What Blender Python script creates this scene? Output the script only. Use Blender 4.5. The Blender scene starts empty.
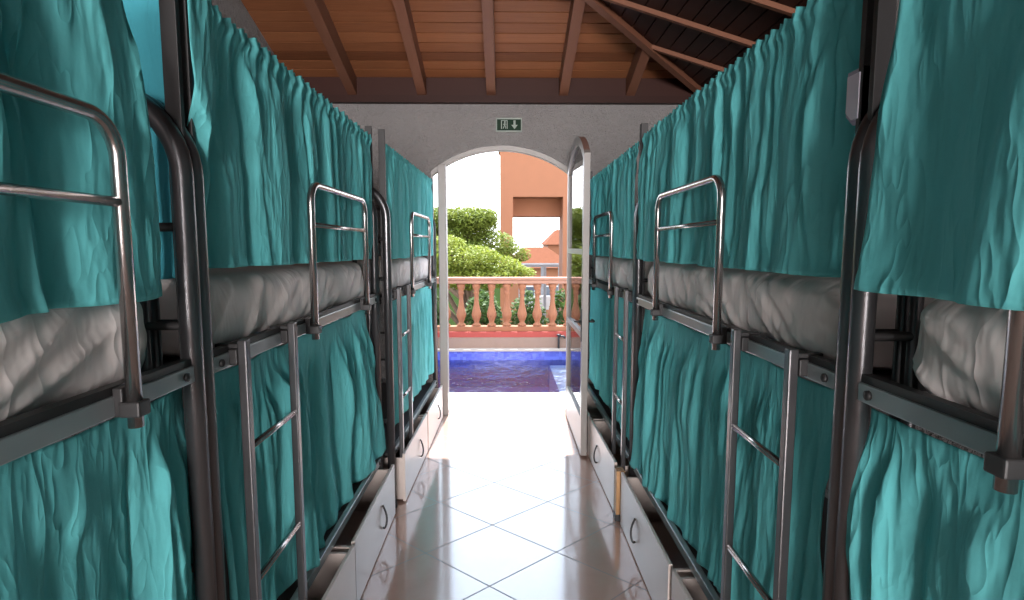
import bpy, bmesh, math, random
from mathutils import Vector, noise, Matrix
PI = math.pi
sc = bpy.context.scene
COL = sc.collection

# ------------------------------------------------------------------ camera, sky, sun, added rear fill, exposure
F_PX, VX, VY, CAM_H = 545.0, 505.0, 247.0, 1.7
pitch = -math.atan((300 - VY) / F_PX)
yaw = math.atan((512 - VX) / F_PX * math.cos(pitch))
cd = bpy.data.cameras.new('camera'); cam = bpy.data.objects.new('camera', cd); COL.objects.link(cam)
cd.sensor_width = 36; cd.lens = F_PX / 1024 * 36; cd.clip_start = 0.03; cd.clip_end = 400
cam.location = (0, 0, CAM_H); cam.rotation_euler = (PI / 2 + pitch, 0, -yaw)
sc.camera = cam
w = bpy.data.worlds.new('sky'); sc.world = w; w.use_nodes = True
nt = w.node_tree; bg = nt.nodes['Background']
tc = nt.nodes.new('ShaderNodeTexCoord'); sx = nt.nodes.new('ShaderNodeSeparateXYZ'); rp = nt.nodes.new('ShaderNodeValToRGB')
nt.links.new(tc.outputs['Generated'], sx.inputs[0]); nt.links.new(sx.outputs['Z'], rp.inputs[0]); nt.links.new(rp.outputs[0], bg.inputs[0])
rp.color_ramp.elements[0].position = 0.0; rp.color_ramp.elements[0].color = (0.95, 0.96, 1.0, 1)
rp.color_ramp.elements[1].position = 0.7; rp.color_ramp.elements[1].color = (0.60, 0.78, 1.0, 1)
bg.inputs[1].default_value = 3.7
def light(name, kind, energy, loc, direction, color=(1, 1, 1), **kw):
    l = bpy.data.lights.new(name, kind); l.energy = energy; l.color = color
    for k, v in kw.items(): setattr(l, k, v)
    o = bpy.data.objects.new(name, l); COL.objects.link(o); o.location = loc
    o.rotation_euler = Vector(direction).to_track_quat('-Z', 'Y').to_euler()
    return o
light('sun', 'SUN', 13.0, (0, 12, 18), (-0.05, -1.0, -1.96), (1.0, 0.97, 0.93), angle=math.radians(1.2))
light('rear_fill', 'AREA', 1150, (0, -8.9, 2.05), (0, 1, -0.10), (1.0, 0.95, 0.93), shape='RECTANGLE', size=3.0, size_y=1.9)  # unseen fill light behind the camera, added to brighten the room
sc.view_settings.view_transform = 'Standard'; sc.view_settings.look = 'None'
sc.view_settings.gamma = 1; sc.view_settings.exposure = 0.55; sc.view_settings.use_curve_mapping = False
sc.cycles.use_denoising = True
sc.cycles.max_bounces = 10; sc.cycles.diffuse_bounces = 6; sc.cycles.transparent_max_bounces = 16
sc.cycles.sample_clamp_indirect = 6.0

# ------------------------------------------------------------------ materials
class NT:
    def __init__(s, name):
        s.m = bpy.data.materials.new(name); s.m.use_nodes = True; s.t = s.m.node_tree
        s.b = s.t.nodes['Principled BSDF']; s.out = s.t.nodes['Material Output']
    def n(s, typ, **kw):
        x = s.t.nodes.new('ShaderNode' + typ)
        for k, v in kw.items(): setattr(x, k, v)
        return x
    def l(s, a, b): s.t.links.new(a, b)
    def val(s, sock, v):
        if hasattr(v, 'links') or hasattr(v, 'is_linked'): s.l(v, sock)
        else: sock.default_value = v
    def math(s, op, a, b=0.0, c=0.0):
        x = s.n('Math', operation=op)
        s.val(x.inputs[0], a); s.val(x.inputs[1], b); s.val(x.inputs[2], c)
        return x.outputs[0]
    def mix(s, fac, a, b, blend='MIX'):
        x = s.n('Mix', data_type='RGBA', blend_type=blend)
        s.val(x.inputs[0], fac); s.val(x.inputs[6], a if hasattr(a, 'is_linked') else (*a, 1)); s.val(x.inputs[7], b if hasattr(b, 'is_linked') else (*b, 1))
        return x.outputs[2]
    def noise(s, vec, scale, detail=4, rough=0.55):
        x = s.n('TexNoise'); x.inputs['Scale'].default_value = scale; x.inputs['Detail'].default_value = detail; x.inputs['Roughness'].default_value = rough
        if vec is not None: s.l(vec, x.inputs['Vector'])
        return x.outputs['Fac']
    def coord(s, which='Object', scale=(1, 1, 1), rot=(0, 0, 0)):
        c = s.n('TexCoord'); mp = s.n('Mapping'); mp.inputs['Scale'].default_value = scale; mp.inputs['Rotation'].default_value = rot
        s.l(c.outputs[which], mp.inputs['Vector']); return mp.outputs[0]
    def bump(s, h, strength=0.3, dist=0.01):
        b = s.n('Bump'); b.inputs['Strength'].default_value = strength; b.inputs['Distance'].default_value = dist
        s.l(h, b.inputs['Height']); s.l(b.outputs[0], s.b.inputs['Normal']); return b
    def set(s, col=None, rough=None, metal=None, spec=None):
        if col is not None: s.val(s.b.inputs['Base Color'], col if hasattr(col, 'is_linked') else (*col, 1))
        if rough is not None: s.val(s.b.inputs['Roughness'], rough)
        if metal is not None: s.b.inputs['Metallic'].default_value = metal
        if spec is not None: s.b.inputs['Specular IOR Level'].default_value = spec
        return s
def ramp(v, lo, hi, t): return tuple(a + (b - a) * t for a, b in zip(lo, hi))
def simple(name, col, rough=0.6, metal=0.0, var=0.12, scale=6, bump=0.0, bscale=40, spec=0.5, bdist=0.004):
    k = NT(name); c = k.coord()
    f = k.noise(c, scale, 5)
    k.set(k.mix(f, tuple(x * (1 - var) for x in col), tuple(min(1, x * (1 + var)) for x in col)), rough, metal, spec)
    if bump: k.bump(k.noise(c, bscale, 4), bump, bdist)
    return k.m
def fabric(name, col, light_col):
    k = NT(name); c = k.coord()
    big = k.noise(c, 3.0, 5); fine = k.noise(c, 160, 2)
    wr = k.noise(k.coord(scale=(5, 5, 1.6)), 2.0, 4, 0.5)
    cc = k.mix(big, col, light_col)
    cc = k.mix(k.math('MULTIPLY', fine, 0.25), cc, tuple(x * 0.75 for x in col))
    k.set(cc, 0.85, 0, 0.08)
    k.b.inputs['Sheen Weight'].default_value = 0.08; k.b.inputs['Sheen Roughness'].default_value = 0.4
    k.b.inputs['Sheen Tint'].default_value = (0.6, 1.0, 0.95, 1)
    def ridge(sc_, rot, s_):
        a_ = k.noise(k.coord(scale=sc_, rot=rot), s_, 2, 0.5)
        return k.math('POWER', k.math('SUBTRACT', 1.0, k.math('MINIMUM', 1.0, k.math('MULTIPLY', k.math('ABSOLUTE', k.math('SUBTRACT', a_, 0.5)), 7.0))), 2.0)
    cr = k.math('ADD', ridge((7, 7, 1.1), (.22, 0, 0), 1.6), k.math('MULTIPLY', ridge((9, 9, 2.6), (-.35, 0, 0), 2.0), 0.6))
    k.bump(k.math('ADD', k.math('ADD', wr, k.math('MULTIPLY', cr, 0.45)), k.math('MULTIPLY', fine, 0.02)), 0.45, 0.02)
    tr = k.n('BsdfTranslucent'); tr.inputs[0].default_value = (*light_col, 1)
    mx = k.n('MixShader'); mx.inputs[0].default_value = 0.22
    k.l(k.b.outputs[0], mx.inputs[1]); k.l(tr.outputs[0], mx.inputs[2]); k.l(mx.outputs[0], k.out.inputs[0])
    return k.m
M = {}
M['teal'] = fabric('teal_cloth', (0.115, 0.500, 0.525), (0.195, 0.660, 0.675))
M['teal_light'] = fabric('light_teal_cloth', (0.080, 0.450, 0.560), (0.120, 0.560, 0.660))
def sheet_mat():
    k = NT('grey_sheet'); c = k.coord()
    f = k.noise(c, 4, 5); wr = k.noise(k.coord(scale=(2, 6, 1.8), rot=(0.6, 0, 0)), 1.6, 3, 0.5)
    k.set(k.mix(f, (0.72, 0.635, 0.615), (0.82, 0.745, 0.725)), 0.75, 0, 0.25)
    a_ = k.noise(k.coord(scale=(2, 9, 1.6), rot=(0.6, 0, 0)), 1.5, 2, 0.5)
    cr = k.math('POWER', k.math('SUBTRACT', 1.0, k.math('MINIMUM', 1.0, k.math('MULTIPLY', k.math('ABSOLUTE', k.math('SUBTRACT', a_, 0.5)), 7.0))), 2.0)
    k.bump(k.math('ADD', wr, k.math('MULTIPLY', cr, 0.10)), 0.45, 0.03); return k.m
M['sheet'] = sheet_mat()
M['steel'] = simple('brushed_dark_steel', (0.125, 0.122, 0.128), 0.3, 0.8, 0.15, 8, 0.03, 60)
M['chrome'] = simple('satin_chrome', (0.40, 0.375, 0.37), 0.24, 0.95, 0.08, 10)
M['dark_steel'] = simple('dark_flat_steel', (0.035, 0.033, 0.034), 0.5, 0.3, 0.2, 6)
M['rail'] = simple('grey_enamel_rail', (0.30, 0.33, 0.34), 0.3, 0.35, 0.1, 8)
M['black'] = simple('black_rubber', (0.02, 0.02, 0.022), 0.55, 0, 0.2)
M['white_paint'] = simple('white_frame_paint', (0.62, 0.60, 0.58), 0.4, 0, 0.05, 5)
M['frame_grey'] = simple('pale_metal_frame', (0.22, 0.20, 0.19), 0.4, 0.1, 0.06, 5)
M['brown_edge'] = simple('brown_wood_edge', (0.20, 0.11, 0.09), 0.45, 0, 0.2, 10)
M['drawer'] = simple('white_laminate', (0.55, 0.47, 0.435), 0.32, 0, 0.06, 4)
M['plastic'] = simple('pale_plastic', (0.75, 0.68, 0.78), 0.4, 0, 0.04)
M['plastic_rim'] = simple('grey_lilac_plastic', (0.38, 0.34, 0.46), 0.4, 0, 0.04)
M['sign_green'] = simple('dark_green_sign', (0.022, 0.040, 0.028), 0.9, 0, 0.1, 6, 0, 40, 0.05)
M['sign_white'] = simple('pale_sign_print', (0.30, 0.34, 0.31), 0.9, 0, 0.05, 6, 0, 40, 0.05)
M['block_wood'] = simple('yellow_brown_wood', (0.40, 0.22, 0.10), 0.5, 0, 0.25, 20)
M['terra'] = simple('terracotta_paint', (0.240, 0.086, 0.037), 0.8, 0, 0.08, 3, 0.15, 30)
M['terra_pale'] = simple('salmon_paint', (0.29, 0.135, 0.085), 0.75, 0, 0.08, 4, 0.1, 30)
M['red'] = simple('red_ledge_paint', (0.29, 0.035, 0.022), 0.6, 0, 0.1)
M['kerb'] = simple('beige_kerb_stone', (0.22, 0.135, 0.098), 0.7, 0, 0.1, 8)
M['coping'] = simple('pale_coping', (0.36, 0.29, 0.24), 0.6, 0, 0.06, 8)
M['deck'] = simple('white_deck_tile', (0.74, 0.73, 0.71), 0.5, 0, 0.04, 3)
M['trunk'] = simple('tree_bark', (0.14, 0.09, 0.06), 0.9, 0, 0.3, 10, 0.5, 20)
M['roof_tile'] = simple('clay_roof', (0.13, 0.046, 0.024), 0.9, 0, 0.2, 6, 0, 40, 0.05)
M['grey_paint'] = simple('grey_house_paint', (0.22, 0.22, 0.23), 0.8, 0, 0.1)
M['white_wall_far'] = simple('white_house_paint', (0.5, 0.48, 0.47), 0.8, 0, 0.05)
M['ground'] = simple('garden_soil_and_grass', (0.016, 0.026, 0.008), 0.95, 0, 0.4, 2, 0, 40, 0.0)
M['window_dark'] = simple('dark_window_glass', (0.05, 0.06, 0.08), 0.1, 0, 0.1)
def stucco():
    k = NT('textured_wall_plaster'); c = k.coord()
    h = k.math('ADD', k.noise(c, 26, 5), k.math('MULTIPLY', k.noise(c, 75, 3), 0.5))
    k.set(k.mix(k.noise(c, 2, 4), (0.23, 0.215, 0.213), (0.29, 0.275, 0.273)), 0.85, 0, 0.2); k.bump(h, 1.0, 0.04); return k.m
M['stucco'] = stucco()
def tiles():
    k = NT('diagonal_floor_tiles'); c = k.n('TexCoord'); s = k.n('SeparateXYZ'); k.l(c.outputs['Object'], s.inputs[0])
    a = k.math('DIVIDE', k.math('ADD', s.outputs[0], 0.08), 0.73); b = k.math('DIVIDE', k.math('SUBTRACT', s.outputs[1], 3.2), 0.607)
    u = k.math('ADD', a, b); v = k.math('SUBTRACT', a, b)
    def near(t): return k.math('ABSOLUTE', k.math('SUBTRACT', k.math('FRACT', k.math('ADD', t, 0.5)), 0.5))
    d = k.math('MINIMUM', near(u), near(v))
    g = k.math('LESS_THAN', d, 0.0075)
    cb = k.n('CombineXYZ'); k.l(k.math('FLOOR', u), cb.inputs[0]); k.l(k.math('FLOOR', v), cb.inputs[1])
    wn = k.n('TexWhiteNoise'); k.l(cb.outputs[0], wn.inputs[0])
    f = k.math('ADD', k.math('MULTIPLY', wn.outputs['Value'], 0.35), k.math('MULTIPLY', k.noise(c.outputs['Object'], 7, 6), 0.65))
    tile = k.mix(f, (0.34, 0.20, 0.16), (0.46, 0.31, 0.25))
    col = k.mix(g, tile, (0.17, 0.14, 0.13))
    k.set(col, k.math('ADD', k.math('MULTIPLY', g, 0.4), k.math('ADD', 0.12, k.math('MULTIPLY', k.noise(c.outputs['Object'], 30, 3), 0.14))), 0, 0.6)
    k.val(k.b.inputs['Coat Weight'], k.math('SUBTRACT', 1.0, g)); k.b.inputs['Coat IOR'].default_value = 2.0; k.b.inputs['Coat Roughness'].default_value = 0.10
    h = k.math('ADD', k.math('MULTIPLY', k.noise(c.outputs['Object'], 55, 3), 0.10), k.math('MULTIPLY', g, -1.0))
    k.bump(h, 0.25, 0.004); return k.m
M['tiles'] = tiles()
def planks(name, dark, lite):
    k = NT(name); c = k.n('TexCoord'); s = k.n('SeparateXYZ'); k.l(c.outputs['UV'], s.inputs[0])
    wn = k.n('TexWhiteNoise', noise_dimensions='1D'); k.l(k.math('FLOOR', s.outputs[1]), wn.inputs['W'])
    cb = k.n('CombineXYZ'); k.l(k.math('MULTIPLY', s.outputs[0], 1.5), cb.inputs[0]); k.l(k.math('MULTIPLY', s.outputs[1], 5.0), cb.inputs[1])
    g = k.noise(cb.outputs[0], 2.5, 6, 0.6)
    f = k.math('ADD', k.math('MULTIPLY', wn.outputs['Value'], 0.5), k.math('MULTIPLY', g, 0.5))
    k.set(k.mix(f, dark, lite), 0.5, 0, 0.15); k.bump(g, 0.15, 0.004); return k.m
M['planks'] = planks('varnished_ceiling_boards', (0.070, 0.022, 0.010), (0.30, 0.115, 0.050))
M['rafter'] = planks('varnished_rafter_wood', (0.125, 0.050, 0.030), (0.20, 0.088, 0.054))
M['dark_shade_wood'] = planks('dark_and_shaded_wood', (0.024, 0.008, 0.006), (0.042, 0.014, 0.010))  # dark wood of the plates, also shade painted on side slope and eave
def glass(name, tint, ior):
    k = NT(name)
    fr = k.n('Fresnel'); fr.inputs[0].default_value = ior
    tr = k.n('BsdfTransparent'); tr.inputs[0].default_value = (*tint, 1)
    gl = k.n('BsdfGlossy'); gl.inputs['Roughness'].default_value = 0.02
    mx = k.n('MixShader'); k.l(fr.outputs[0], mx.inputs[0]); k.l(tr.outputs[0], mx.inputs[1]); k.l(gl.outputs[0], mx.inputs[2]); k.l(mx.outputs[0], k.out.inputs[0])
    return k
M['glass'] = glass('door_glass', (0.95, 0.97, 0.97), 1.5).m
def water():
    k = glass('pool_water', (0.72, 0.80, 0.97), 2.4)
    c = k.coord(scale=(2.4, 1.3, 1)); h = k.math('ADD', k.noise(c, 2.2, 3), k.math('MULTIPLY', k.noise(c, 8, 2), 0.25))
    b = k.n('Bump'); b.inputs['Strength'].default_value = 0.6; b.inputs['Distance'].default_value = 0.06; k.l(h, b.inputs['Height'])
    for n_ in k.t.nodes:
        if n_.type in ('FRESNEL', 'BSDF_GLOSSY'): k.l(b.outputs[0], n_.inputs['Normal'])
    return k.m
M['water'] = water()
def mosaic():
    k = NT('blue_pool_mosaic'); c = k.coord(scale=(20, 20, 20))
    v = k.n('TexVoronoi', distance='CHEBYCHEV'); v.inputs['Randomness'].default_value = 0.0; v.inputs['Scale'].default_value = 1.0; k.l(c, v.inputs['Vector'])
    s = k.n('SeparateColor'); k.l(v.outputs['Color'], s.inputs[0])
    wn = k.n('TexWhiteNoise'); k.l(v.outputs['Position'], wn.inputs[0])
    k.set(k.mix(wn.outputs['Value'], (0.060, 0.072, 0.36), (0.10, 0.13, 0.50)), 0.25); return k.m
M['mosaic'] = mosaic()
M['pool_floor'] = simple('pool_floor_mauve_reflection', (0.34, 0.22, 0.50), 0.4, 0, 0.25, 2)  # terracotta reflection on the water, painted as mauve into the floor colour
def leafm(name, a, b):
    k = NT(name); c = k.coord(); f = k.noise(c, 2.2, 5)
    k.set(k.mix(f, a, b), 0.6, 0, 0.3)
    tr = k.n('BsdfTranslucent'); k.l(k.mix(f, a, b), tr.inputs[0]); mx = k.n('MixShader'); mx.inputs[0].default_value = 0.4
    k.l(k.b.outputs[0], mx.inputs[1]); k.l(tr.outputs[0], mx.inputs[2]); k.l(mx.outputs[0], k.out.inputs[0]); return k.m
M['leaf'] = leafm('green_leaves', (0.10, 0.145, 0.018), (0.23, 0.25, 0.045))
M['leaf_light'] = leafm('yellow_green_leaves', (0.14, 0.185, 0.018), (0.26, 0.28, 0.045))
M['leaf_dark'] = leafm('dark_green_leaves', (0.03, 0.065, 0.014), (0.08, 0.125, 0.03))

# ------------------------------------------------------------------ geometry helpers
def obj(name, bm, mat, parent=None, smooth=False, loc=None, recalc=True):
    if recalc: bmesh.ops.recalc_face_normals(bm, faces=bm.faces[:])
    me = bpy.data.meshes.new(name); bm.to_mesh(me); bm.free()
    for p in me.polygons: p.use_smooth = smooth
    me.materials.append(M[mat])
    o = bpy.data.objects.new(name, me); COL.objects.link(o)
    if parent: o.parent = parent
    if loc: o.location = loc
    return o
def tag(o, label, cat, group=None):
    o['label'] = label; o['category'] = cat
    if group: o['group'] = group
    return o
def thing(name, label, cat, loc=(0, 0, 0), rz=0, group=None):
    o = bpy.data.objects.new(name, None); COL.objects.link(o); o.location = loc; o.rotation_euler = (0, 0, rz)
    o.empty_display_size = 0.1
    return tag(o, label, cat, group)
def struct(o): o['kind'] = 'structure'; return o
def B(): return bmesh.new()
def box(bm, x0, x1, y0, y1, z0, z1, bev=0.0):
    t = bmesh.new()
    bmesh.ops.create_cube(t, size=1)
    for v in t.verts:
        v.co = Vector(((x0 + x1) / 2 + v.co.x * (x1 - x0), (y0 + y1) / 2 + v.co.y * (y1 - y0), (z0 + z1) / 2 + v.co.z * (z1 - z0)))
    if bev: bmesh.ops.bevel(t, geom=t.edges[:], offset=bev, segments=2, affect='EDGES', profile=0.5)
    me = bpy.data.meshes.new('t'); t.to_mesh(me); t.free(); bm.from_mesh(me); bpy.data.meshes.remove(me)
    return bm
def fillet(pts, r, seg=7):
    pts = [Vector(p) for p in pts]; out = [pts[0]]
    for a, b, c in zip(pts, pts[1:], pts[2:]):
        d0 = (a - b).normalized(); d1 = (c - b).normalized(); ang = d0.angle(d1)
        if ang > PI - 0.01: out.append(b); continue
        t = min(r / math.tan(ang / 2), (a - b).length * 0.49, (c - b).length * 0.49); rr = t * math.tan(ang / 2)
        ctr = b + (d0 + d1).normalized() * (rr / math.sin(ang / 2)); v0 = b + d0 * t - ctr; v1 = b + d1 * t - ctr
        for i in range(seg + 1):
            f = i / seg; tot = v0.angle(v1)
            out.append(ctr + (v0 * math.sin((1 - f) * tot) + v1 * math.sin(f * tot)) / math.sin(tot))
    return out + [pts[-1]]
def tube(bm, pts, r, n=12, closed=False, caps=True):
    pts = [Vector(p) for p in pts]; rings = []; N = len(pts); prev = None
    for i, p in enumerate(pts):
        if closed: d = pts[(i + 1) % N] - pts[i - 1]
        else: d = pts[min(i + 1, N - 1)] - pts[max(i - 1, 0)]
        d.normalize()
        if prev is None:
            u = d.cross(Vector((0, 0, 1)) if abs(d.z) < 0.9 else Vector((1, 0, 0))).normalized()
        else: u = (prev - d * prev.dot(d)).normalized()
        prev = u; v = d.cross(u); rr = r(i / (N - 1)) if callable(r) else r
        rings.append([bm.verts.new(p + (u * math.cos(2 * PI * k / n) + v * math.sin(2 * PI * k / n)) * rr) for k in range(n)])
    for i in range(N if closed else N - 1):
        a, b = rings[i], rings[(i + 1) % N]
        for k in range(n): bm.faces.new((a[k], a[(k + 1) % n], b[(k + 1) % n], b[k]))
    if caps and not closed: bm.faces.new(rings[0]); bm.faces.new(rings[-1][::-1])
    return bm
def lathe(bm, prof, n=20, c=(0, 0, 0)):
    rings = [[bm.verts.new((c[0] + r * math.cos(2 * PI * k / n), c[1] + r * math.sin(2 * PI * k / n), c[2] + z)) for k in range(n)] for r, z in prof]
    for a, b in zip(rings, rings[1:]):
        for k in range(n): bm.faces.new((a[k], a[(k + 1) % n], b[(k + 1) % n], b[k]))
    bm.faces.new(rings[0][::-1]); bm.faces.new(rings[-1]); return bm
def prism(bm, poly, f0, f1):
    """poly: list of 2-D points; f0/f1 map a 2-D point to the two faces"""
    a = [bm.verts.new(f0(p)) for p in poly]; b = [bm.verts.new(f1(p)) for p in poly]; n = len(poly)
    for i in range(n): bm.faces.new((a[i], a[(i + 1) % n], b[(i + 1) % n], b[i]))
    bm.faces.new(a[::-1]); bm.faces.new(b); return bm
def smooth01(a, b, x):
    t = max(0, min(1, (x - a) / (b - a))); return t * t * (3 - 2 * t)

# ------------------------------------------------------------------ room shell
XL, XR, YF, YB = -2.05, 1.95, 5.40, -9.0     # left, right, front (doorway) wall, wall behind the camera
S, HIP = 0.336, 1.12                          # roof slope of the end plane, plan ratio of the hip
Z0, RD, RS = 3.13, 0.165, 0.035                          # rafter underside at the wall, rafter depth
bm = box(B(), XL - .15, XR + .15, YB - .15, YF + .2, -0.12, 0)
struct(obj('floor', bm, 'tiles'))
def arch(cx, hw, rise, spring, n=28):
    R = (hw * hw + rise * rise) / (2 * rise); zc = spring + rise - R; a = math.asin(hw / R)
    return [(cx + R * math.sin(-a + 2 * a * i / n), zc + R * math.cos(-a + 2 * a * i / n)) for i in range(n + 1)]
AC, AH, AR, AS = -0.03, 0.695, 0.245, 2.44
ARC = arch(AC, AH, AR, AS)
def front_wall():
    bm = bmesh.new()
    out = [(XL, 0), (AC - AH, 0)] + ARC + [(AC + AH, 0), (XR, 0), (XR, 3.32), (XL, 3.32)]
    vs = [bm.verts.new((x, YF, z)) for x, z in out]
    es = [bm.edges.new((vs[i], vs[(i + 1) % len(vs)])) for i in range(len(vs))]
    bmesh.ops.triangle_fill(bm, use_beauty=True, edges=es)
    r = bmesh.ops.extrude_face_region(bm, geom=bm.faces[:])
    for v in r['geom']:
        if isinstance(v, bmesh.types.BMVert): v.co.y += 0.2
    return bm
struct(obj('wall_front', front_wall(), 'stucco'))
def side_wall(name, x0, x1, poly):
    struct(obj(name, prism(B(), poly, lambda p: (x0, p[0], p[1]), lambda p: (x1, p[0], p[1])), 'stucco'))
zr = lambda x: Z0 + RS + (XR - x) * S / HIP                 # right roof plane (boards, underside)
zf = lambda y: Z0 + RD + (YF - y) * S                       # front roof plane
ymeet = YF - (XR - XL) / HIP
side_wall('wall_left', XL - .15, XL, [(YB, 0), (YF + .2, 0), (YF + .2, zf(YF + .2)), (ymeet, zf(ymeet)), (YB, zf(ymeet))])
side_wall('wall_right', XR, XR + .15, [(YB, 0), (YF + .2, 0), (YF + .2, 3.25), (YB, 3.25)])
bm = B()
for p in ([(XL, 0), (-1.5, 0), (-1.5, zr(-1.5)), (XL, zr(XL))], [(-1.5, 0), (1.5, 0), (1.5, 1.15), (-1.5, 1.15)],
          [(-1.5, 3.05), (1.5, 3.05), (1.5, zr(1.5)), (-1.5, zr(-1.5))], [(1.5, 0), (XR, 0), (XR, zr(XR)), (1.5, zr(1.5))]):
    prism(bm, p, lambda q: (q[0], YB, q[1]), lambda q: (q[0], YB - .15, q[1]))
struct(obj('wall_back', bm, 'stucco'))
win = thing('fill_window', '', ''); del win['label']; del win['category']; struct(win); win.location = (0, YB, 1.15)  # unseen window, added as an opening for the fill light
bm = B()
for x in (-1.5, -.52, .44, 1.42): box(bm, x, x + .08, -.12, -.04, 0, 1.9)
for z in (0, 1.82): box(bm, -1.5, 1.5, -.115, -.045, z, z + .08)
obj('window_frame', bm, 'white_paint', win)
obj('pane', box(B(), -1.45, 1.45, -.083, -.077, .05, 1.85), 'glass', win)

# ceiling: boards, rafters, hip, plates
ce = bpy.data.objects.new('ceiling', None); COL.objects.link(ce); struct(ce)
def boards(name, quads, mat):
    """quads: list of (four 3-D corners of the underside, axis) - one board each"""
    bm = bmesh.new(); uv = bm.loops.layers.uv.new('UVMap')
    for i, (a, b, c, d, ax) in enumerate(quads):
        lo = [Vector(p) for p in (a, b, c, d)]; nrm = (lo[1] - lo[0]).cross(lo[3] - lo[0]).normalized()
        if nrm.z < 0: nrm = -nrm
        v0 = [bm.verts.new(p) for p in lo]; v1 = [bm.verts.new(p + nrm * .02) for p in lo]
        fs = [bm.faces.new(v0), bm.faces.new(v1)] + [bm.faces.new((v0[k], v0[(k + 1) % 4], v1[(k + 1) % 4], v1[k])) for k in range(4)]
        vv = {}
        for k in range(4): vv[v0[k]] = vv[v1[k]] = (0.15 if k < 2 else 0.85)
        for f in fs:
            for lp in f.loops: lp[uv].uv = (lp.vert.co[ax] + i * 3.7, i + vv[lp.vert])
    return obj(name, bm, mat, ce)
q = []; wd, gap = 0.115, 0.010
d = -0.2
while d < (XR - XL) / HIP - 0.02:
    e = min(d + wd - gap, (XR - XL) / HIP - .005)
    xr = lambda t: XR - HIP * max(t, -.1)
    q.append(((XL, YF - d, zf(YF - d)), (xr(d), YF - d, zf(YF - d)), (xr(e), YF - e, zf(YF - e)), (XL, YF - e, zf(YF - e)), 0))
    d += wd
boards('end_slope_boards', q, 'planks')
q = []; d = -0.1
while d < XR - XL:
    e = min(d + wd - gap, XR - XL)
    yy = lambda t: YF - max(t, 0) / HIP
    q.append(((XR - d, YB, zr(XR - d)), (XR - d, yy(d), zr(XR - d)), (XR - e, yy(e), zr(XR - e)), (XR - e, YB, zr(XR - e)), 1))
    d += wd
boards('side_slope_boards', q, 'dark_shade_wood')  # weaker light on this slope is painted in by darker boards
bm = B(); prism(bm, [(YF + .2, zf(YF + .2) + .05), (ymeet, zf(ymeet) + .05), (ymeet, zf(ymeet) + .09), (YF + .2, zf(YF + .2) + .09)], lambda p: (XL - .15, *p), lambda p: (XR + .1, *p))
obj('roof_deck', bm, 'dark_shade_wood', ce)
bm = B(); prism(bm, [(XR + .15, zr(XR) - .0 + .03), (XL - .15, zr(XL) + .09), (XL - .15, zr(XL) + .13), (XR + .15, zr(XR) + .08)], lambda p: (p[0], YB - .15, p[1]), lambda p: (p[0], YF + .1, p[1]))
obj('roof_deck', bm, 'dark_shade_wood', ce)
def beam(name, a, b, width, depth, mat, side):
    a, b, side = Vector(a), Vector(b), Vector(side) * (width / 2); up = Vector((0, 0, depth))
    bm = bmesh.new(); uv = bm.loops.layers.uv.new('UVMap'); L = (b - a).length
    prism(bm, [(0, 0), (1, 0), (2, 0), (3, 0)], lambda p: a + (side if p[0] in (0, 3) else -side) + (up if p[0] > 1 else up * 0), lambda p: b + (side if p[0] in (0, 3) else -side) + (up if p[0] > 1 else up * 0))
    for f in bm.faces:
        for lp in f.loops: lp[uv].uv = ((lp.vert.co - a).length, 0.3 + 0.4 * (lp.vert.co - a).dot(side.normalized()) / width + len(name) % 3)
    return obj(name, bm, mat, ce)
for x in (-1.45, -0.79, -0.13, 0.56, 1.20):
    dm = min((XR - x) / HIP, 3.4)
    beam('rafter', (x, YF, Z0), (x, YF - dm, Z0 + S * dm), 0.085, RD, 'rafter', (1, 0, 0))
for x in (0.56, 1.20, 1.95 - 1.12 * 1.80, 1.95 - 1.12 * 2.4):
    y = YF - (XR - x) / HIP
    beam('jack_rafter', (XR, y, Z0), (x, y, Z0 + S / HIP * (XR - x)), 0.034, RS, 'rafter', (0, 1, 0))
dm = 3.3
beam('hip_rafter', (XR, YF, Z0 - .02), (XR - HIP * dm, YF - dm, Z0 - .02 + S * dm), 0.06, RD + .02, 'rafter', Vector((-1, HIP, 0)).normalized())
beam('wall_plate', (XL, YF - .03, Z0 - .065), (XR, YF - .03, Z0 - .065), .09, .065, 'dark_shade_wood', (0, 1, 0))
beam('wall_plate', (XR - .04, YB, Z0 - .065), (XR - .04, YF - .1, Z0 - .065), .09, .065, 'dark_shade_wood', (1, 0, 0))
beam('blocking_board', (XL, YF - .012, Z0), (XR, YF - .012, Z0), .024, RD + .02, 'dark_shade_wood', (0, 1, 0))  # dark strip standing in for the shadow of the eave gap

# arched glass door, open into the room, with frame and narrow side pane
dr = bpy.data.objects.new('door_1', None); COL.objects.link(dr); struct(dr)
def arch_band(bm, outer, inner, y0, y1, z0=0.0):
    o = [(outer[0][0], z0)] + outer + [(outer[-1][0], z0)]; i = [(inner[0][0], z0)] + inner + [(inner[-1][0], z0)]
    g = [[bm.verts.new((p[0], y, p[1])) for p in ln] for ln, y in ((o, y0), (i, y0), (i, y1), (o, y1))]
    n = len(o)
    for a in range(4):
        for k in range(n - 1): bm.faces.new((g[a][k], g[a][k + 1], g[(a + 1) % 4][k + 1], g[(a + 1) % 4][k]))
    for k in (0, n - 1): bm.faces.new([g[a][k] for a in range(4)])
    return bm
bm = arch_band(B(), ARC, arch(AC, AH - .012, AR, AS - .045), YF + .03, YF + .12)
obj('door_frame', bm, 'frame_grey', dr)
obj('frame_post', box(B(), -.655, -.577, YF + .0, YF + .13, 0, AS + .06, .006), 'frame_grey', dr)
obj('glass_pane', box(B(), -.712, -.65, YF + .07, YF + .078, 0.05, AS - .02), 'glass', dr)
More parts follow.
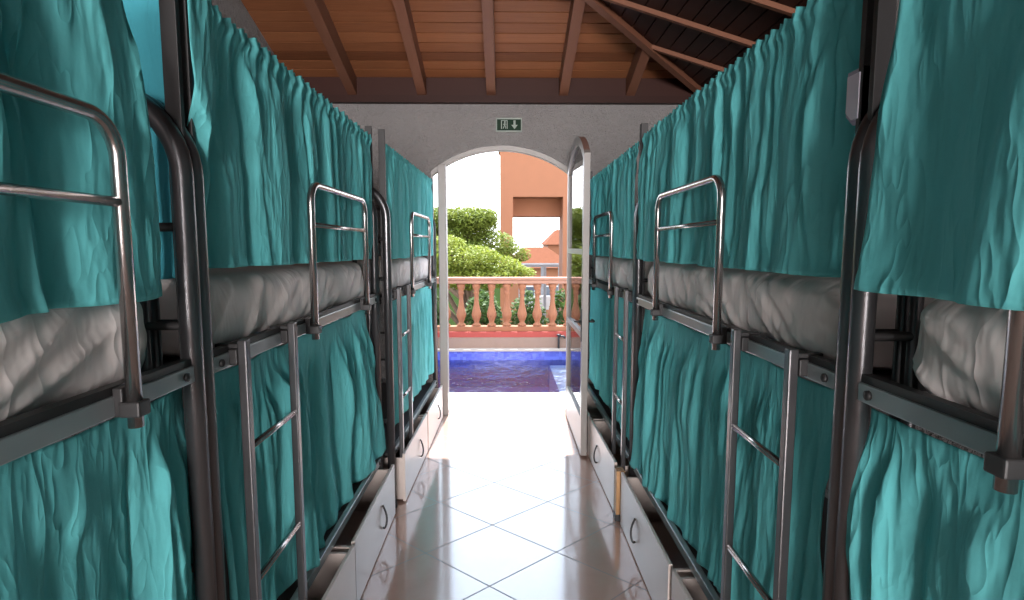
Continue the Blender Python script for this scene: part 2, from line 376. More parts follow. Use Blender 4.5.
# the leaf swings on the right jamb; local x runs from hinge (0) to free edge
LW = 1.13
leaf = bpy.data.objects.new('door_leaf', None); COL.objects.link(leaf); leaf.parent = dr
leaf.location = (0.635, YF - .01, 0.02); leaf.rotation_euler = (0, 0, -PI / 2 - .002)
la = arch(LW / 2, LW / 2, .215, 2.40); li = arch(LW / 2, LW / 2 - .062, .19, 2.36)
lf = obj('leaf_frame', arch_band(B(), la, li, -.024, .024, 0.0), 'frame_grey', leaf)
lf.data.materials.append(M['brown_edge'])
for p in lf.data.polygons:
    c = p.center
    if p.normal.z > 0.2 and c.z > 2.42 and c.x > LW * .5: p.material_index = 1
bm = B()
for z in (0.0, .95, 1.62): box(bm, .06, LW - .06, -.022, .022, z, z + (.30 if z == 0 else .045))
obj('leaf_rail', bm, 'frame_grey', leaf)
gp = [(li[0][0], .3)] + li + [(li[-1][0], .3)]
obj('glass_pane', prism(B(), gp, lambda p: (p[0], -.004, p[1]), lambda p: (p[0], .004, p[1])), 'glass', leaf)
obj('lock_plate', box(B(), LW - .052, LW - .012, -.030, .030, .93, 1.19, .004), 'black', leaf)
bm = B()
for s in (-1, 1): tube(bm, fillet([(LW - .03, s * .03, 1.09), (LW - .03, s * .075, 1.09), (LW - .14, s * .075, 1.09)], .015, 4), .009, 8)
obj('handle', bm, 'dark_steel', leaf, True)

# exit sign over the door
sg = thing('exit_sign', 'small dark green emergency exit sign with pictograms on wall above arched doorway', 'sign', (.04, YF, 2.872))
obj('plate', box(B(), -.125, .125, -.014, 0, -.066, .066, .003), 'sign_white', sg)
obj('face', box(B(), -.115, .115, -.017, -.0135, -.054, .050), 'sign_green', sg)
bm = B(); box(bm, -.077, -.068, -.0185, -.0165, -.040, .042); box(bm, -.077, -.014, -.0185, -.0165, .035, .042); box(bm, -.022, -.014, -.0185, -.0165, -.040, .042)
obj('doorway_pictogram', bm, 'sign_white', sg)
bm = B(); f0 = lambda p: (p[0], -.0185, p[1]); f1 = lambda p: (p[0], -.0165, p[1])
c0 = (-.040, .024); prism(bm, [(c0[0] + .009 * math.cos(a * PI / 5), c0[1] + .009 * math.sin(a * PI / 5)) for a in range(10)], f0, f1)
for P in ([(-.048, .012), (-.036, .014), (-.036, -.008), (-.048, -.008)], [(-.048, -.008), (-.041, -.008), (-.052, -.038), (-.060, -.036)],
          [(-.043, -.008), (-.036, -.008), (-.028, -.022), (-.034, -.026)], [(-.034, -.022), (-.028, -.022), (-.030, -.038), (-.036, -.038)],
          [(-.037, .013), (-.025, .002), (-.029, -.002), (-.038, .006)], [(-.047, .012), (-.060, .002), (-.056, -.002), (-.045, .005)]): prism(bm, P, f0, f1)
obj('running_figure', bm, 'sign_white', sg)
obj('arrow', prism(B(), [(.043, .040), (.063, .040), (.063, -.002), (.084, -.002), (.053, -.042), (.022, -.002), (.043, -.002)], f0, f1), 'sign_white', sg)

# ------------------------------------------------------------------ bunk beds
def bunk(label, s, x, y0, L, guard, ladder, rz=0.0):
    """s = -1 left row, +1 right row; local +x*s runs away from the aisle"""
    W = 0.95; t = thing('bunk_bed', label, 'bunk bed', (x, y0, 0), rz, 'steel bunk beds along the aisle')
    X = lambda v: v * s
    ZT = 2.085
    for e, y in enumerate((0.0, L)):
        bm = tube(B(), fillet([(X(0), y, .03), (X(0), y, ZT), (X(W), y, ZT), (X(W), y, .03)], .21, 12), .0255, 16)
        fr = obj('end_frame', bm, 'steel', t, True)
        for z in (1.75, 1.50, .85, .58): obj('crossbar', tube(B(), [(X(.02), y, z), (X(W - .02), y, z)], .011, 10), 'dark_steel', fr, True)
        obj('upright', tube(B(), [(X(.12), y, .2), (X(.12), y, ZT - .005)], .014, 10), 'steel', fr, True)
        for xx in (0, W): obj('foot_cap', lathe(B(), [(.03, 0), (.031, .01), (.029, .05), (.026, .055)], 16, (X(xx), y, 0)), 'black', fr, True)
        yi = y + .026
        obj('curtain_post', box(B(), *sorted((X(.004), X(.044))), yi - .008, yi + .008, 1.28, 2.425 if rz == 0 or e == 0 else 2.36, .002), 'dark_steel', t)
    for nm, z, x0 in (('upper_rail', 1.338, 0), ('upper_rail', 1.338, W), ('lower_rail', .315, 0), ('lower_rail', .315, W)):
        bm = B(); xa, xb = sorted((X(x0 - .016), X(x0 + .012)))
        box(bm, xa, xb, .022, L - .022, z + .022, z + .064, .003)
        rl = obj(nm, bm, 'rail', t)
        if z > 1: obj('edge_strip', box(B(), *sorted((X(x0 - .010), X(x0 + .014))), .022, L - .022, z + .063, z + .082), 'dark_steel', rl)
        if x0 == 0:
            for y in (.06, L - .06): obj('bolt', lathe(B(), [(.0, -.001), (.011, 0), (.011, .006), (.006, .009)], 10), 'dark_steel', rl, True, (X(-.016), y, z + .043)).rotation_euler = (0, -s * PI / 2, 0)
    obj('mesh_base', box(B(), *sorted((X(.012), X(W - .015))), .04, L - .04, 1.352, 1.378), 'dark_steel', t)
    obj('mesh_base', box(B(), *sorted((X(.012), X(W - .015))), .04, L - .04, .33, .352), 'dark_steel', t)
    obj('curtain_rod', tube(B(), [(X(.02), .04, 2.335), (X(.02), L - .04, 2.335)], .006, 8), 'dark_steel', t, True)
    obj('curtain_rod', tube(B(), [(X(.075), .03, 1.335), (X(.075), L - .03, 1.335)], .005, 8), 'dark_steel', t, True)
    g0, g1 = guard; gx = -.047
    g = obj('guard_rail', tube(B(), fillet([(X(gx), g0, 1.335), (X(gx), g0, 1.945), (X(gx), g1, 1.945), (X(gx), g1, 1.335)], .075, 8), .0145, 14), 'chrome', t, True)
    obj('crossbar', tube(B(), [(X(gx), g0, 1.787), (X(gx), g1, 1.787)], .010, 10), 'chrome', g, True)
    for y in (g0, g1):
        bm = B(); box(bm, *sorted((X(gx - .021), X(gx + .021))), y - .019, y + .019, 1.358, 1.390, .004)
        box(bm, *sorted((X(gx + .015), X(-.012))), y - .014, y + .03, 1.358, 1.418, .003)
        obj('clamp', bm, 'dark_steel', g)
    l0, l1 = ladder; ld = None
    for y in (l0, l1):
        bm = box(B(), *sorted((X(gx - .013), X(gx + .013))), y - .0145, y + .0145, .27, 1.435, .004)
        if ld is None:
            ld = bpy.data.objects.new('ladder', None); COL.objects.link(ld); ld.parent = t
        obj('stile', bm, 'steel', ld)
        bm = B(); box(bm, *sorted((X(gx + .005), X(.03))), y - .013, y + .013, 1.411, 1.424, .002); box(bm, *sorted((X(gx + .010), X(-.013))), y - .024, y + .024, 1.365, 1.41, .003)
        obj('hook', bm, 'dark_steel', ld)
    for z in (1.112, .695): obj('rung', tube(B(), [(X(gx), l0 + .01, z), (X(gx), l1 - .01, z)], .0105, 10), 'chrome', ld, True)
    return t
LL, LR = 1.925, 2.02
YL = (-.540, 1.430, 3.44); YR = (-.82, 1.240, 3.29)
XB = 0.80
bunk('grey steel bunk bed at the left edge, nearest the camera in the left row', -1, -XB, YL[0], LL, (.81, 1.632), (.15, .51))
bunk('grey steel bunk bed in the middle of the left row', -1, -XB, YL[1], LL, (.72, 1.535), (.13, .49))
bunk('grey steel bunk bed at the far end of the left row beside the arched doorway', -1, -XB + .06, YL[2], LL, (.56, 1.36), (.10, .42), -.022)
bunk('grey steel bunk bed at the right edge, nearest the camera in the right row', 1, XB, YR[0], LR, (.82, 1.60), (.22, .58))
bunk('grey steel bunk bed in the middle of the right row', 1, XB, YR[1], LR, (.67, 1.462), (.162, .508))
bunk('grey steel bunk bed at far end of right row behind open door leaf', 1, XB, YR[2], LR, (.58, 1.32), (.07, .37))

# mattresses in grey sheets on the upper bunks
def mattress(label, s, x, y0, L, rz, seed):
    W, H = .88, .235; ny, nw, nh = 150, 34, 16
    bm = bmesh.new(); bmesh.ops.create_cube(bm, size=1)
    n = noise.noise
    def p(a, b, c):                                  # rounded box, then wrinkles
        hx, hy, hz, r = W / 2, (L - .15) / 2, H / 2, .075
        v = Vector((a * hx, b * hy, c * hz)); i = Vector((max(-hx + r, min(hx - r, v.x)), max(-hy + r, min(hy - r, v.y)), max(-hz + r, min(hz - r, v.z))))
        dlt = v - i
        if dlt.length > 1e-6: v = i + dlt.normalized() * r if dlt.length > r else v
        return v
    bm.clear(); idx = {}
    def vert(a, b, c):
        k = (round(a, 5), round(b, 5), round(c, 5))
        if k not in idx:
            v = p(a, b, c)
            side = smooth01(.6, 1, abs(a)); yy, zz = v.y, v.z
            wr = n(Vector((yy * 5 + zz * 7 + seed, zz * 3.0, seed))) * .010 + max(0, .32 - abs(n(Vector((yy * 6.5 - zz * 9 + seed * 2, zz * 2.5 + yy * 1.3, 3.1))))) * .042 - .008
            v.x += math.copysign(1, a) * wr * side * (1 if abs(b) < .99 else .3)
            v.z += (n(Vector((v.x * 4, yy * 3, seed))) * .012) * smooth01(.5, 1, c)
            if abs(b) > .9: v.y += math.copysign(1, b) * (n(Vector((v.x * 12, zz * 9, seed))) * .012)
            idx[k] = bm.verts.new(v)
        return idx[k]
    ga = [-1 + 2 * i / nw for i in range(nw + 1)]; gb = [-1 + 2 * i / ny for i in range(ny + 1)]; gc = [-1 + 2 * i / nh for i in range(nh + 1)]
    def face(A, Bq, f):
        for i in range(len(A) - 1):
            for j in range(len(Bq) - 1): bm.faces.new([vert(*f(A[ii], Bq[jj])) for ii, jj in ((i, j), (i + 1, j), (i + 1, j + 1), (i, j + 1))])
    for e in (-1, 1):
        face(gb, gc, lambda b, c: (e, b, c)); face(ga, gc, lambda a, c: (a, e, c)); face(ga, gb, lambda a, b: (a, b, e))
    o = obj('mattress', bm, 'sheet', None, True, None)
    c, sn = math.cos(rz), math.sin(rz); lx, ly = s * (.03 + W / 2), L / 2
    o.location = (x + c * lx - sn * ly, y0 + sn * lx + c * ly, 1.381 + H / 2); o.rotation_euler = (0, 0, rz)
    return tag(o, label, 'mattress', 'mattresses on the upper bunks')
mattress('grey sheeted upper mattress at left edge of photo, in the nearest left bunk', -1, -XB, YL[0], LL, 0, 1.3)
mattress('wrinkled grey sheeted upper mattress in the middle left bunk', -1, -XB, YL[1], LL, 0, 4.7)
mattress('grey sheeted upper mattress in the far left bunk beside doorway', -1, -XB + .06, YL[2], LL, -.022, 8.1)
mattress('grey sheeted upper mattress with rounded corner at right edge of photo', 1, XB, YR[0], LR, 0, 2.9)
mattress('wrinkled grey sheeted upper mattress in the middle right bunk', 1, XB, YR[1], LR, 0, 6.6)
mattress('grey sheeted upper mattress in the far right bunk behind door leaf', 1, XB, YR[2], LR, 0, 9.4)

# curtains
def curtain(name, label, group, s, x, ya, yb, zt, zb, seed, nf=9, amp=.03, header=True, mat='teal', slope=0.0, hemf=None, flare=None, topf=None, cap=.024, damp=0):
    """ya(t), yb(t): near and far edge (t = 0 top, 1 hem); x(y): front plane; zb: hem height"""
    fa = ya if callable(ya) else (lambda t: ya); fb = yb if callable(yb) else (lambda t: yb)
    L = fb(0) - fa(0); ny = int(max(40, L / .0085)); nz = 64
    rnd = random.Random(seed); n = noise.noise; ym = (fa(0) + fb(0)) / 2
    x0 = x(ym); bm = bmesh.new(); rows = []
    npl = int(L * 26); ph = [rnd.uniform(0, 6) for _ in range(6)]
    folds = []
    for k in range(int(nf * 4)):
        wk = rnd.choice((.006, .008, .010, .012, .016, .022, .032, .05)) * rnd.uniform(.8, 1.3)
        folds.append((rnd.uniform(-.02, 1.02), rnd.gauss(0, .055), wk, rnd.uniform(0, .12) if rnd.random() < .7 else rnd.uniform(.2, .6),
                      rnd.uniform(.6, 1.6), rnd.choice((1, 1, -1)) * rnd.uniform(.45, 1.15) * min(1, wk / .03 + .45), rnd.uniform(-.5, .5)))
    for j in range(nz + 1):
        t = (j / nz) ** 1.15; row = []
        act = []
        for (u0, sl, wk, ts, te, am, cv) in folds:
            g = smooth01(ts, ts + .18, t) * (1 - smooth01(te - .3, te, t))
            if g > .01: act.append((u0 * L + sl * t + cv * .05 * t * t, wk * (.75 + .8 * t), am * g))
        for i in range(ny + 1):
            u = i / ny; y = fa(t) + (fb(t) - fa(t)) * u
            ztop = zt + (topf(u) if topf else 0)
            z = ztop - t * (ztop - zb - (hemf(u) if hemf else 0)) + (.008 * n(Vector((u * 9, seed, 0))) * t)
            warp = n(Vector((u * nf * .45 + seed * 1.7, t * 1.1, seed))) * .55 * t + n(Vector((u * 2.1, seed * 2.0, .5))) * .9
            c = u * nf * .55 + warp
            dsp = amp * .55 * math.sin(2 * PI * c + ph[0]) * (.25 + .75 * smooth01(.02, .5, t))
            yy = u * L
            for fy, fw, fm in act:
                q_ = (yy - fy) / fw
                if -2.6 < q_ < 2.6: dsp += amp * fm * math.exp(-q_ * q_)
            if damp: dsp *= smooth01(-.005, damp, u)
            hd = 0
            if header:
                hw = 1 - smooth01(.055, .13, t)
                pl = math.sin(2 * PI * (u * npl + .5 * n(Vector((u * 11, seed, 2)))) + ph[3])
                hd = .0075 * pl * hw + .008 * math.exp(-((t - .045) / .02) ** 2)
                dsp += .005 * math.sin(2 * PI * u * npl * .5 + ph[4]) * (1 - smooth01(.1, .4, t))
                z += .004 * pl * (1 - smooth01(0, .05, t))
            dsp += hd + .007 * n(Vector((y * 9, z * 3.5, seed))) * smooth01(.05, .3, t) + .0035 * n(Vector((y * 26 + z * 9, z * 8, seed + 3)))
            dsp += .004 * smooth01(.955, .97, t)                       # turned hem
            if flare: dsp += flare(u, t)
            if cap is not None and dsp > cap: dsp = cap + (dsp - cap) * .15
            row.append(bm.verts.new((x(y) - x0 - s * dsp, y - ym, z - zt)))
        rows.append(row)
    for a, b in zip(rows, rows[1:]):
        for k in range(ny): bm.faces.new((a[k], a[k + 1], b[k + 1], b[k]))
    o = obj(name, bm, mat, None, True, (x0, ym, zt))
    sol = o.modifiers.new('cloth_thickness', 'SOLIDIFY'); sol.thickness = .002; sol.offset = 0
    return tag(o, label, 'curtain', group)
UP, LO = 'teal curtains of the upper bunks', 'teal curtains of the lower bunks'
xl = lambda o: (lambda y: -XB - o)
xrr = lambda o: (lambda y: XB + o)
xlf = lambda o: (lambda y: -XB + .06 + .022 * (y - YL[2]) - o)
curtain('curtain', 'teal upper curtain at left edge, of nearest left bunk, behind big guard rail', UP, -1, xl(.005), -.45, lambda t: 1.19 + .10 * t, 2.345, 1.585, 11, 9, .034, cap=.022)
curtain('curtain', 'teal upper curtain with ruffled top on the middle left bunk', UP, -1, xl(.0), lambda t: 1.408 + .058 * smooth01(.2, .65, t), lambda t: 3.315 - .03 * t, 2.355, 1.628, 22, 12, .028, damp=.035, flare=lambda u, t: (1 - smooth01(.03, .12, u)) * (.022 - .062 * smooth01(.3, .6, t)), hemf=lambda u: .012 * (1 - u))
curtain('curtain', 'teal upper curtain on the far left bunk beside the arched doorway', UP, -1, xlf(.015), 3.50, 5.33, 2.345, 1.62, 33, 15, .018, cap=.016)
curtain('curtain', 'teal upper curtain at right edge with slanting frayed side, on nearest right bunk', UP, 1, xrr(-.088), -.78, lambda t: 1.0 + .09 * t, 2.345, 1.615, 44, 9, .022)
curtain('curtain', 'teal upper curtain with ruffled top on the middle right bunk', UP, 1, xrr(.0), 1.27, lambda t: 3.18 + .10 * t, 2.34, 1.625, 55, 12, .030, flare=lambda u, t: -.055 * (1 - smooth01(.02, .12, u)))
curtain('curtain', 'bright teal upper curtain on the far right bunk behind door leaf', UP, 1, xrr(.015), 3.36, 5.24, 2.335, 1.625, 66, 15, .024)
low = dict(header=False, cap=.062)
curtain('curtain', 'teal lower curtain at bottom left edge, under nearest left bunk mattress', LO, -1, xl(.03), -.45, lambda t: 1.425 - .012 * math.sin(7 * t), 1.347, .41, 77, 8, .03, flare=lambda u, t: -.02 * smooth01(.9, 1, u), topf=lambda u: -.010 * abs(math.sin(u * 9)), **low)
curtain('curtain', 'teal lower curtain behind the ladder of the middle left bunk', LO, -1, xl(.03), 1.50, lambda t: 3.20 + .21 * t, 1.347, .385, 88, 10, .034, hemf=lambda u: .02 * math.sin(u * 8), flare=lambda u, t: .055 * smooth01(.55, 1, u) * t, topf=lambda u: -.012 * abs(math.sin(u * 14)), **low)
curtain('curtain', 'bright teal lower curtain on the far left bunk beside doorway', LO, -1, xlf(.03), 3.52, 5.34, 1.347, .47, 99, 11, .018, topf=lambda u: -.01 * abs(math.sin(u * 14)), header=False, cap=.02)
curtain('curtain', 'teal lower curtain at bottom right edge, on nearest right bunk', LO, 1, xrr(.02), -.78, lambda t: 1.175 + .012 * math.sin(6 * t), 1.347, .41, 111, 8, .03, topf=lambda u: -.010 * abs(math.sin(u * 9)), **low)
curtain('curtain', 'finely pleated teal lower curtain behind the ladder of middle right bunk', LO, 1, xrr(.03), 1.30, lambda t: 3.20 + .12 * t, 1.347, .415, 122, 19, .022, hemf=lambda u: -.06 * u, flare=lambda u, t: .04 * smooth01(.6, 1, u) * t, topf=lambda u: -.012 * abs(math.sin(u * 14)), **low)
curtain('curtain', 'smooth bright teal lower curtain on the far right bunk behind door leaf', LO, 1, xrr(.03), 3.36, 5.26, 1.347, .42, 133, 9, .014, topf=lambda u: -.01 * abs(math.sin(u * 14)), **low)
# cloth hung across the head end of the middle left bunk
o = curtain('curtain', 'narrow bluish teal cloth hung across bunk end behind bent tube, upper left', UP, 1, lambda y: 0.0, -.46, .46, 2.345, 1.615, 144, 5, .012, header=False, mat='teal_light')
o.rotation_euler = (0, 0, PI / 2); o.location = (-1.265, 1.50, 2.345)

# under-bed drawers
def drawer(label, s, x, y0, L, rz=0.0, cord=True):
    H = .335; t = thing('storage_drawer', label, 'drawer', (x, y0, 0), rz, 'white drawers under the bunks'); X = lambda v: s * v
    bm = B(); box(bm, *sorted((X(.018), X(.75))), .01, L - .01, .02, .035); box(bm, *sorted((X(.73), X(.75))), .01, L - .01, .035, H - .03)
    for y in (.01, L - .025): box(bm, *sorted((X(.018), X(.73))), y, y + .015, .035, H - .03)
    obj('box', bm, 'drawer', t)
    obj('front_panel', box(B(), *sorted((X(0), X(.018))), .004, L - .004, .008, H, .003), 'drawer', t)
    ym = L / 2 + .1
    pts = [(X(-.004 - .02 * math.sin(PI * i / 10)), ym + .012 * math.sin(2 * PI * i / 10), .235 - .13 * math.sin(PI * i / 20) + (.0)) for i in range(11)]
    obj('cord_handle', tube(B(), pts, .006, 8), 'dark_steel' if cord else 'black', t, True)
    bm = B()
    for y in (.12, L - .12):
        for xx in (.1, .65): box(bm, *sorted((X(xx - .03), X(xx + .03))), y - .012, y + .012, 0.0, .022, .004)
    obj('caster', bm, 'black', t)
drawer('white drawer on floor under middle left bunk, nearer the camera', -1, -.71, 1.50, .90, -.02)
drawer('white drawer on floor under middle left bunk, nearer the doorway', -1, -.70, 2.42, .92, .0)
drawer('white drawer under far left bunk, just past the bunk posts', -1, -.665, 3.50, .90, -.025)
drawer('white drawer under far left bunk, closest to the arched doorway', -1, -.64, 4.42, .90, -.02)
drawer('white drawer on floor under middle right bunk, nearer the camera', 1, .735, 1.27, .92, .03)
drawer('white drawer with cord pull under middle right bunk, next to wooden block', 1, .705, 2.22, .98, .0)
drawer('white drawer with cord pull under far right bunk, next to wooden block', 1, .695, 3.34, .94, .02)
drawer('white drawer under far right bunk, hidden behind the door leaf', 1, .675, 4.30, .92, .01)
wb = thing('wooden_block', 'short brown wooden block with black foot standing between right drawers', 'block', (.712, 3.262, 0))
obj('post', box(B(), -.026, .026, -.032, .032, .045, .325, .004), 'block_wood', wb)
obj('foot', box(B(), -.030, .030, -.036, .036, 0, .046, .006), 'black', wb)
# white box on the curtain post of the middle right bunk
bx = thing('plastic_box', 'small pale lilac plastic box beside dark post at upper right, over teal curtain', 'box', (.828, 1.286, 2.045))
pb = [(-.028, .06), (.028, .06), (.028, -.065), (-.0, -.065), (-.028, -.04)]
pb = [(a, b) for a, b in pb]
obj('body', prism(B(), [(-p[0], p[1]) for p in pb], lambda p: (-.022, p[0], p[1]), lambda p: (.0, p[0], p[1])), 'plastic_rim', bx)
obj('lid', prism(B(), [(-p[0] * .78, p[1] * .82) for p in pb], lambda p: (-.027, p[0], p[1]), lambda p: (-.021, p[0], p[1])), 'plastic', bx)

# ------------------------------------------------------------------ terrace and pool
PX, PF, PW = 0.74, 6.25, 9.22      # pool: right bench edge, near edge, far edge
bm = box(B(), -7, 7, YF + .2, PF, -.3, 0); struct(obj('terrace_floor', bm, 'deck'))
bm = box(B(), 1.35, 7, PF, PW, -.3, 0); struct(obj('terrace_floor', bm, 'deck'))
pool = bpy.data.objects.new('pool_basin', None); COL.objects.link(pool); struct(pool)
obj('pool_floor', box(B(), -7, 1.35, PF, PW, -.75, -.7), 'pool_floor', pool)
bm = B(); box(bm, -7, 1.35, PF - .02, PF, -.7, -.02); box(bm, -7, 1.35, PW, PW + .05, -.7, -.08); box(bm, 1.35, 1.37, PF, PW, -.7, -.02); box(bm, -7.05, -7, PF, PW, -.7, -.02)
obj('mosaic_lining', bm, 'mosaic', pool)
obj('bench', box(B(), PX, 1.35, PF, 8.95, -.7, -.27), 'deck', pool)
bm = B(); bm.faces.new([bm.verts.new(p) for p in ((-7, PF, -.235), (1.35, PF, -.235), (1.35, PW, -.235), (-7, PW, -.235))]); obj('water', bm, 'water', pool)
bm = box(B(), -7, 7, PW - .02, PW + .22, -.08, -.05); obj('coping', bm, 'coping', pool)
kb = struct(obj('kerb_wall', box(B(), -7, 7, PW + .14, PW + .50, -.3, .135), 'kerb'))
obj('red_ledge', box(B(), -7, 7, PW + .16, PW + .50, .135, .228), 'red', kb)
# balustrade
YBAL = PW + .33
ba = thing('balustrade', 'terracotta balustrade with turned balusters along the far side of the pool', 'balustrade', (0, YBAL, .228))
obj('plinth', box(B(), -3.9, 3.9, -.09, .09, 0, .085, .008), 'terra', ba)
bm = box(B(), -3.9, 3.9, -.085, .085, .835, .90, .01); box(bm, -3.9, 3.9, -.105, .105, .90, .945, .012)
obj('top_rail', bm, 'terra_pale', ba)
prof = [(.055, .085), (.075, .09), (.075, .115), (.05, .13), (.043, .16), (.06, .20), (.083, .26), (.086, .30), (.070, .36), (.052, .43), (.042, .50), (.038, .58), (.040, .64), (.050, .66), (.050, .685), (.042, .70), (.058, .74), (.07, .78), (.072, .83)]
for k in range(-11, 17):
    obj('baluster', lathe(B(), prof, 18, (-.772 + .268 * k, 0, 0)), 'terra', ba, True)
fx = thing('garden_tap', 'small dark upright pipe fitting on the poolside kerb by the door leaf', 'tap', (.93, PW + .11, -.07))
obj('pipe', tube(B(), fillet([(0, 0, 0), (0, 0, .23), (.10, 0, .23), (.10, 0, .19)], .02, 4), .018, 10), 'black', fx, True)
obj('valve', lathe(B(), [(.01, 0), (.035, .005), (.035, .03), (.01, .035)], 12, (0, 0, .235)), 'black', fx, True)

# ------------------------------------------------------------------ beyond the terrace: tower, tree, houses
struct(obj('ground', box(B(), -80, 80, 9.9, 140, -3.6, -3.5), 'ground'))
tw = thing('tower', 'tall orange rendered building frame with square opening seen through arched doorway', 'building', (1.10, 18, -3.5))
bm = B()
for p in ([(-1.26, 0), (-.837, 0), (-.837, 6.83), (-1.26, 6.83)], [(.80, 0), (1.6, 0), (1.6, 6.83), (.80, 6.83)], [(-1.26, 6.83), (1.6, 6.83), (1.6, 8.42), (-1.26, 8.42)]):
    prism(bm, p, lambda q: (q[0], 0, q[1]), lambda q: (q[0], .8, q[1]))
obj('front_wall', bm, 'terra', tw)
bm = B(); box(bm, -1.26, 1.6, .8, 1.5, 6.24, 8.2); box(bm, -1.26, -.88, .8, 1.5, 0, 6.24); box(bm, .83, 1.6, .8, 1.5, 0, 6.24)
obj('rear_wall', bm, 'terra', tw)
obj('roof_slab', box(B(), -1.32, 1.68, -.1, 1.6, 8.42, 8.52), 'terra_pale', tw)
def foliage(bm, c, r, n, size, rnd, flat=.55):
    for _ in range(n):
        while True:
            v = Vector((rnd.uniform(-1, 1), rnd.uniform(-1, 1), rnd.uniform(-1, 1)))
            if .35 < v.length < 1: break
        p = Vector(c) + Vector((v.x * r[0], v.y * r[1], v.z * r[2]))
        a = Vector((rnd.gauss(0, 1), rnd.gauss(0, 1), rnd.gauss(0, flat))).normalized(); b = a.cross(Vector((rnd.gauss(0, .5), rnd.gauss(0, .5), 1))).normalized()
        s = size * rnd.uniform(.6, 1.3)
        vs = [bm.verts.new(p + a * s * q0 + b * s * q1) for q0, q1 in ((-1, 0), (0, -.45), (1, 0), (0, .45))]
        bm.faces.new(vs)
def tree(name, label, loc, blobs, mat, n, size, seed, group=None):
    rnd = random.Random(seed); t = thing(name, label, 'tree' if 'tree' in name else 'shrub', loc, 0, group)
    bm = bmesh.new()
    for c, r in blobs: foliage(bm, c, r, int(n * r[0] * r[1] * 1.0), size, rnd)
    obj('foliage', bm, mat, t, recalc=False)
    bm = B(); zs = min(c[2] for c, r in blobs)
    tube(bm, [(0, 0, 0), (.1, 0, zs * .4), (0, .1, zs * .75)], lambda f: .18 - .08 * f, 10)
    for c, r in blobs: tube(bm, [(0, .1, zs * .7), (c[0] * .4, c[1] * .4, zs * .8 + c[2] * .15), (c[0], c[1], c[2] + r[2] * .3)], lambda f: .08 - .06 * f, 6)
    obj('trunk', bm, 'trunk', t, True)
    return t
tree('shade_tree', 'broad green shade tree behind the balustrade, left half of the doorway view', (-.9, 15.0, -3.5),
     [((-.6, .3, 5.65), (1.1, .9, .50)), ((-.15, .1, 5.95), (.75, .8, .36)), ((-.9, .1, 5.95), (.8, .8, .33)), ((-1.5, 0, 5.8), (.9, .8, .45)), ((.55, 0, 5.25), (.70, .6, .40)), ((-.4, -.3, 5.0), (1.3, .8, .40)), ((-2.6, .2, 5.5), (1.2, .8, .6)), ((-3.6, .2, 5.2), (1.2, .9, .8)), ((1.15, .5, 5.0), (.5, .4, .3)), ((-1.0, -.2, 5.35), (1.0, .8, .5)), ((.22, .3, 5.75), (.55, .6, .42)), ((.3, .2, 6.0), (.45, .5, .28))], 'leaf', 6000, .05, 5)
tree('flowering_tree', 'low spreading yellow green tree just behind the balustrade rail', (-.75, 12.2, -3.5),
     [((-.2, 0, 4.95), (.9, .7, .32)), ((.45, .1, 4.75), (.75, .6, .28)), ((-.7, -.1, 4.60), (.8, .6, .32)), ((.1, -.3, 4.50), (1.0, .5, .25)), ((.95, .1, 4.62), (.5, .4, .18)), ((-.55, .1, 5.25), (.45, .4, .22)), ((-1.6, .2, 4.7), (.9, .6, .5)), ((-2.6, .2, 4.8), (1.0, .7, .6))], 'leaf_light', 6000, .042, 6)
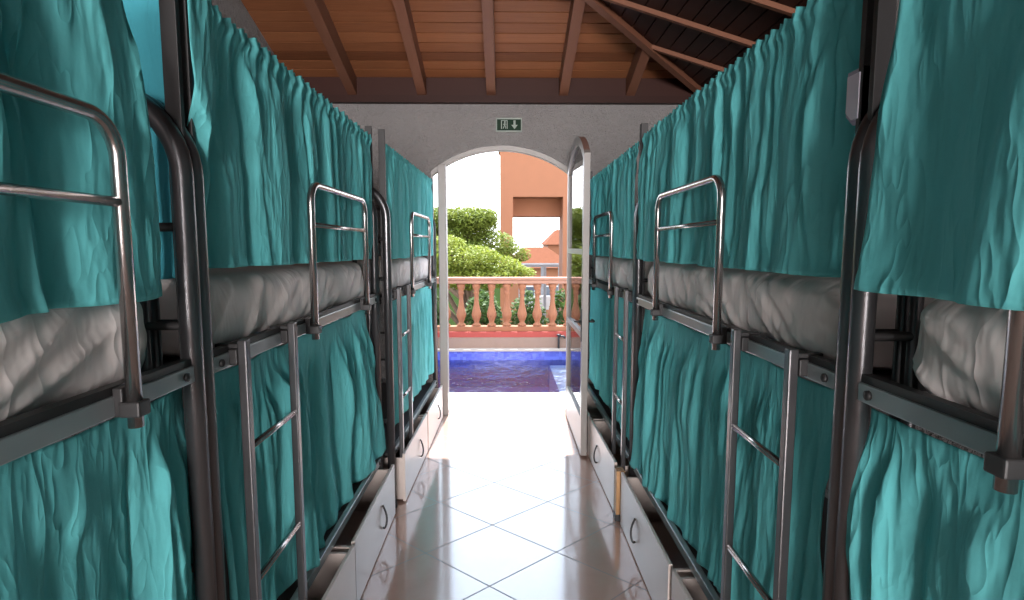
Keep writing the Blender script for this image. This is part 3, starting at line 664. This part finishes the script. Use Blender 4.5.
for i, (x, y, z, r, lab) in enumerate([(-1.6, 10.9, -2.9, .8, 'dark green shrub behind the leftmost visible balusters'), (-.45, 11.0, -2.9, .75, 'dark green shrub behind balusters left of middle of the doorway view'),
                                       (.45, 10.9, -2.9, .7, 'dark green shrub behind balusters right of middle of the doorway view'), (1.15, 11.2, -2.9, .5, 'small dark shrub behind balusters nearest the door leaf')]):
    tree('shrub', lab, (x, y, -3.5), [((0, 0, 3.6), (r * .55, .45, .75)), ((.05, .1, 2.9), (r * .5, .45, .7))], 'leaf_dark', 9500, .065, 20 + i, 'shrubs behind the balustrade')
def house(label, loc, w_, d_, h_, roof_h, mat, wins):
    t = thing('house', label, 'house', loc, 0)
    obj('wall', box(B(), -w_ / 2, w_ / 2, 0, d_, 0, h_), mat, t)
    bm = B(); prism(bm, [(-w_ / 2 - .3, h_), (w_ / 2 + .3, h_), (w_ / 2 - w_ * .35, h_ + roof_h), (-w_ / 2 + w_ * .35, h_ + roof_h)], lambda p: (p[0], -.3 if p[1] <= h_ else d_ * .3, p[1]), lambda p: (p[0], d_ + .3 if p[1] <= h_ else d_ * .7, p[1]))
    obj('roof', bm, 'roof_tile', t)
    for wx, wz, ww, wh in wins:
        f = obj('window', box(B(), wx - ww / 2, wx + ww / 2, -.06, .02, wz, wz + wh), 'white_wall_far', t)
        obj('pane', box(B(), wx - ww / 2 + .08, wx + ww / 2 - .08, -.09, -.05, wz + .08, wz + wh - .08), 'window_dark', f)
    return t
house('orange house with clay roof seen through the tower opening', (2.05, 34, -3.5), 4.4, 6, 3.9, 1.3, 'terra', [(-.6, 1.6, .9, 1.2), (.9, 1.6, .9, 1.2)])
house('taller orange house with clay roof, right of the lower one, through tower opening', (4.9, 46, -3.5), 2.6, 6, 5.4, 1.3, 'terra', [(-.3, 3.2, .8, 1.2)])
pg = thing('pergola', 'thin pale grey pergola frame below the tower opening', 'pergola', (1.35, 20.5, -3.5))
bm = B()
for x in (-.75, .15, .85):
    obj('post', box(B(), x - .05, x + .05, -.05, .05, 0, 4.45), 'grey_paint', pg)
    obj('post', box(B(), x - .05, x + .05, 1.45, 1.55, 0, 4.45), 'grey_paint', pg)
for y in (0, .5, 1.0, 1.5): box(bm, -.9, 1.0, y - .04, y + .04, 4.45, 4.55)
obj('roof_grid', bm, 'grey_paint', pg)
obj('cloth', box(B(), -.45, .6, .7, .76, 2.75, 3.3, .02), 'white_wall_far', pg)
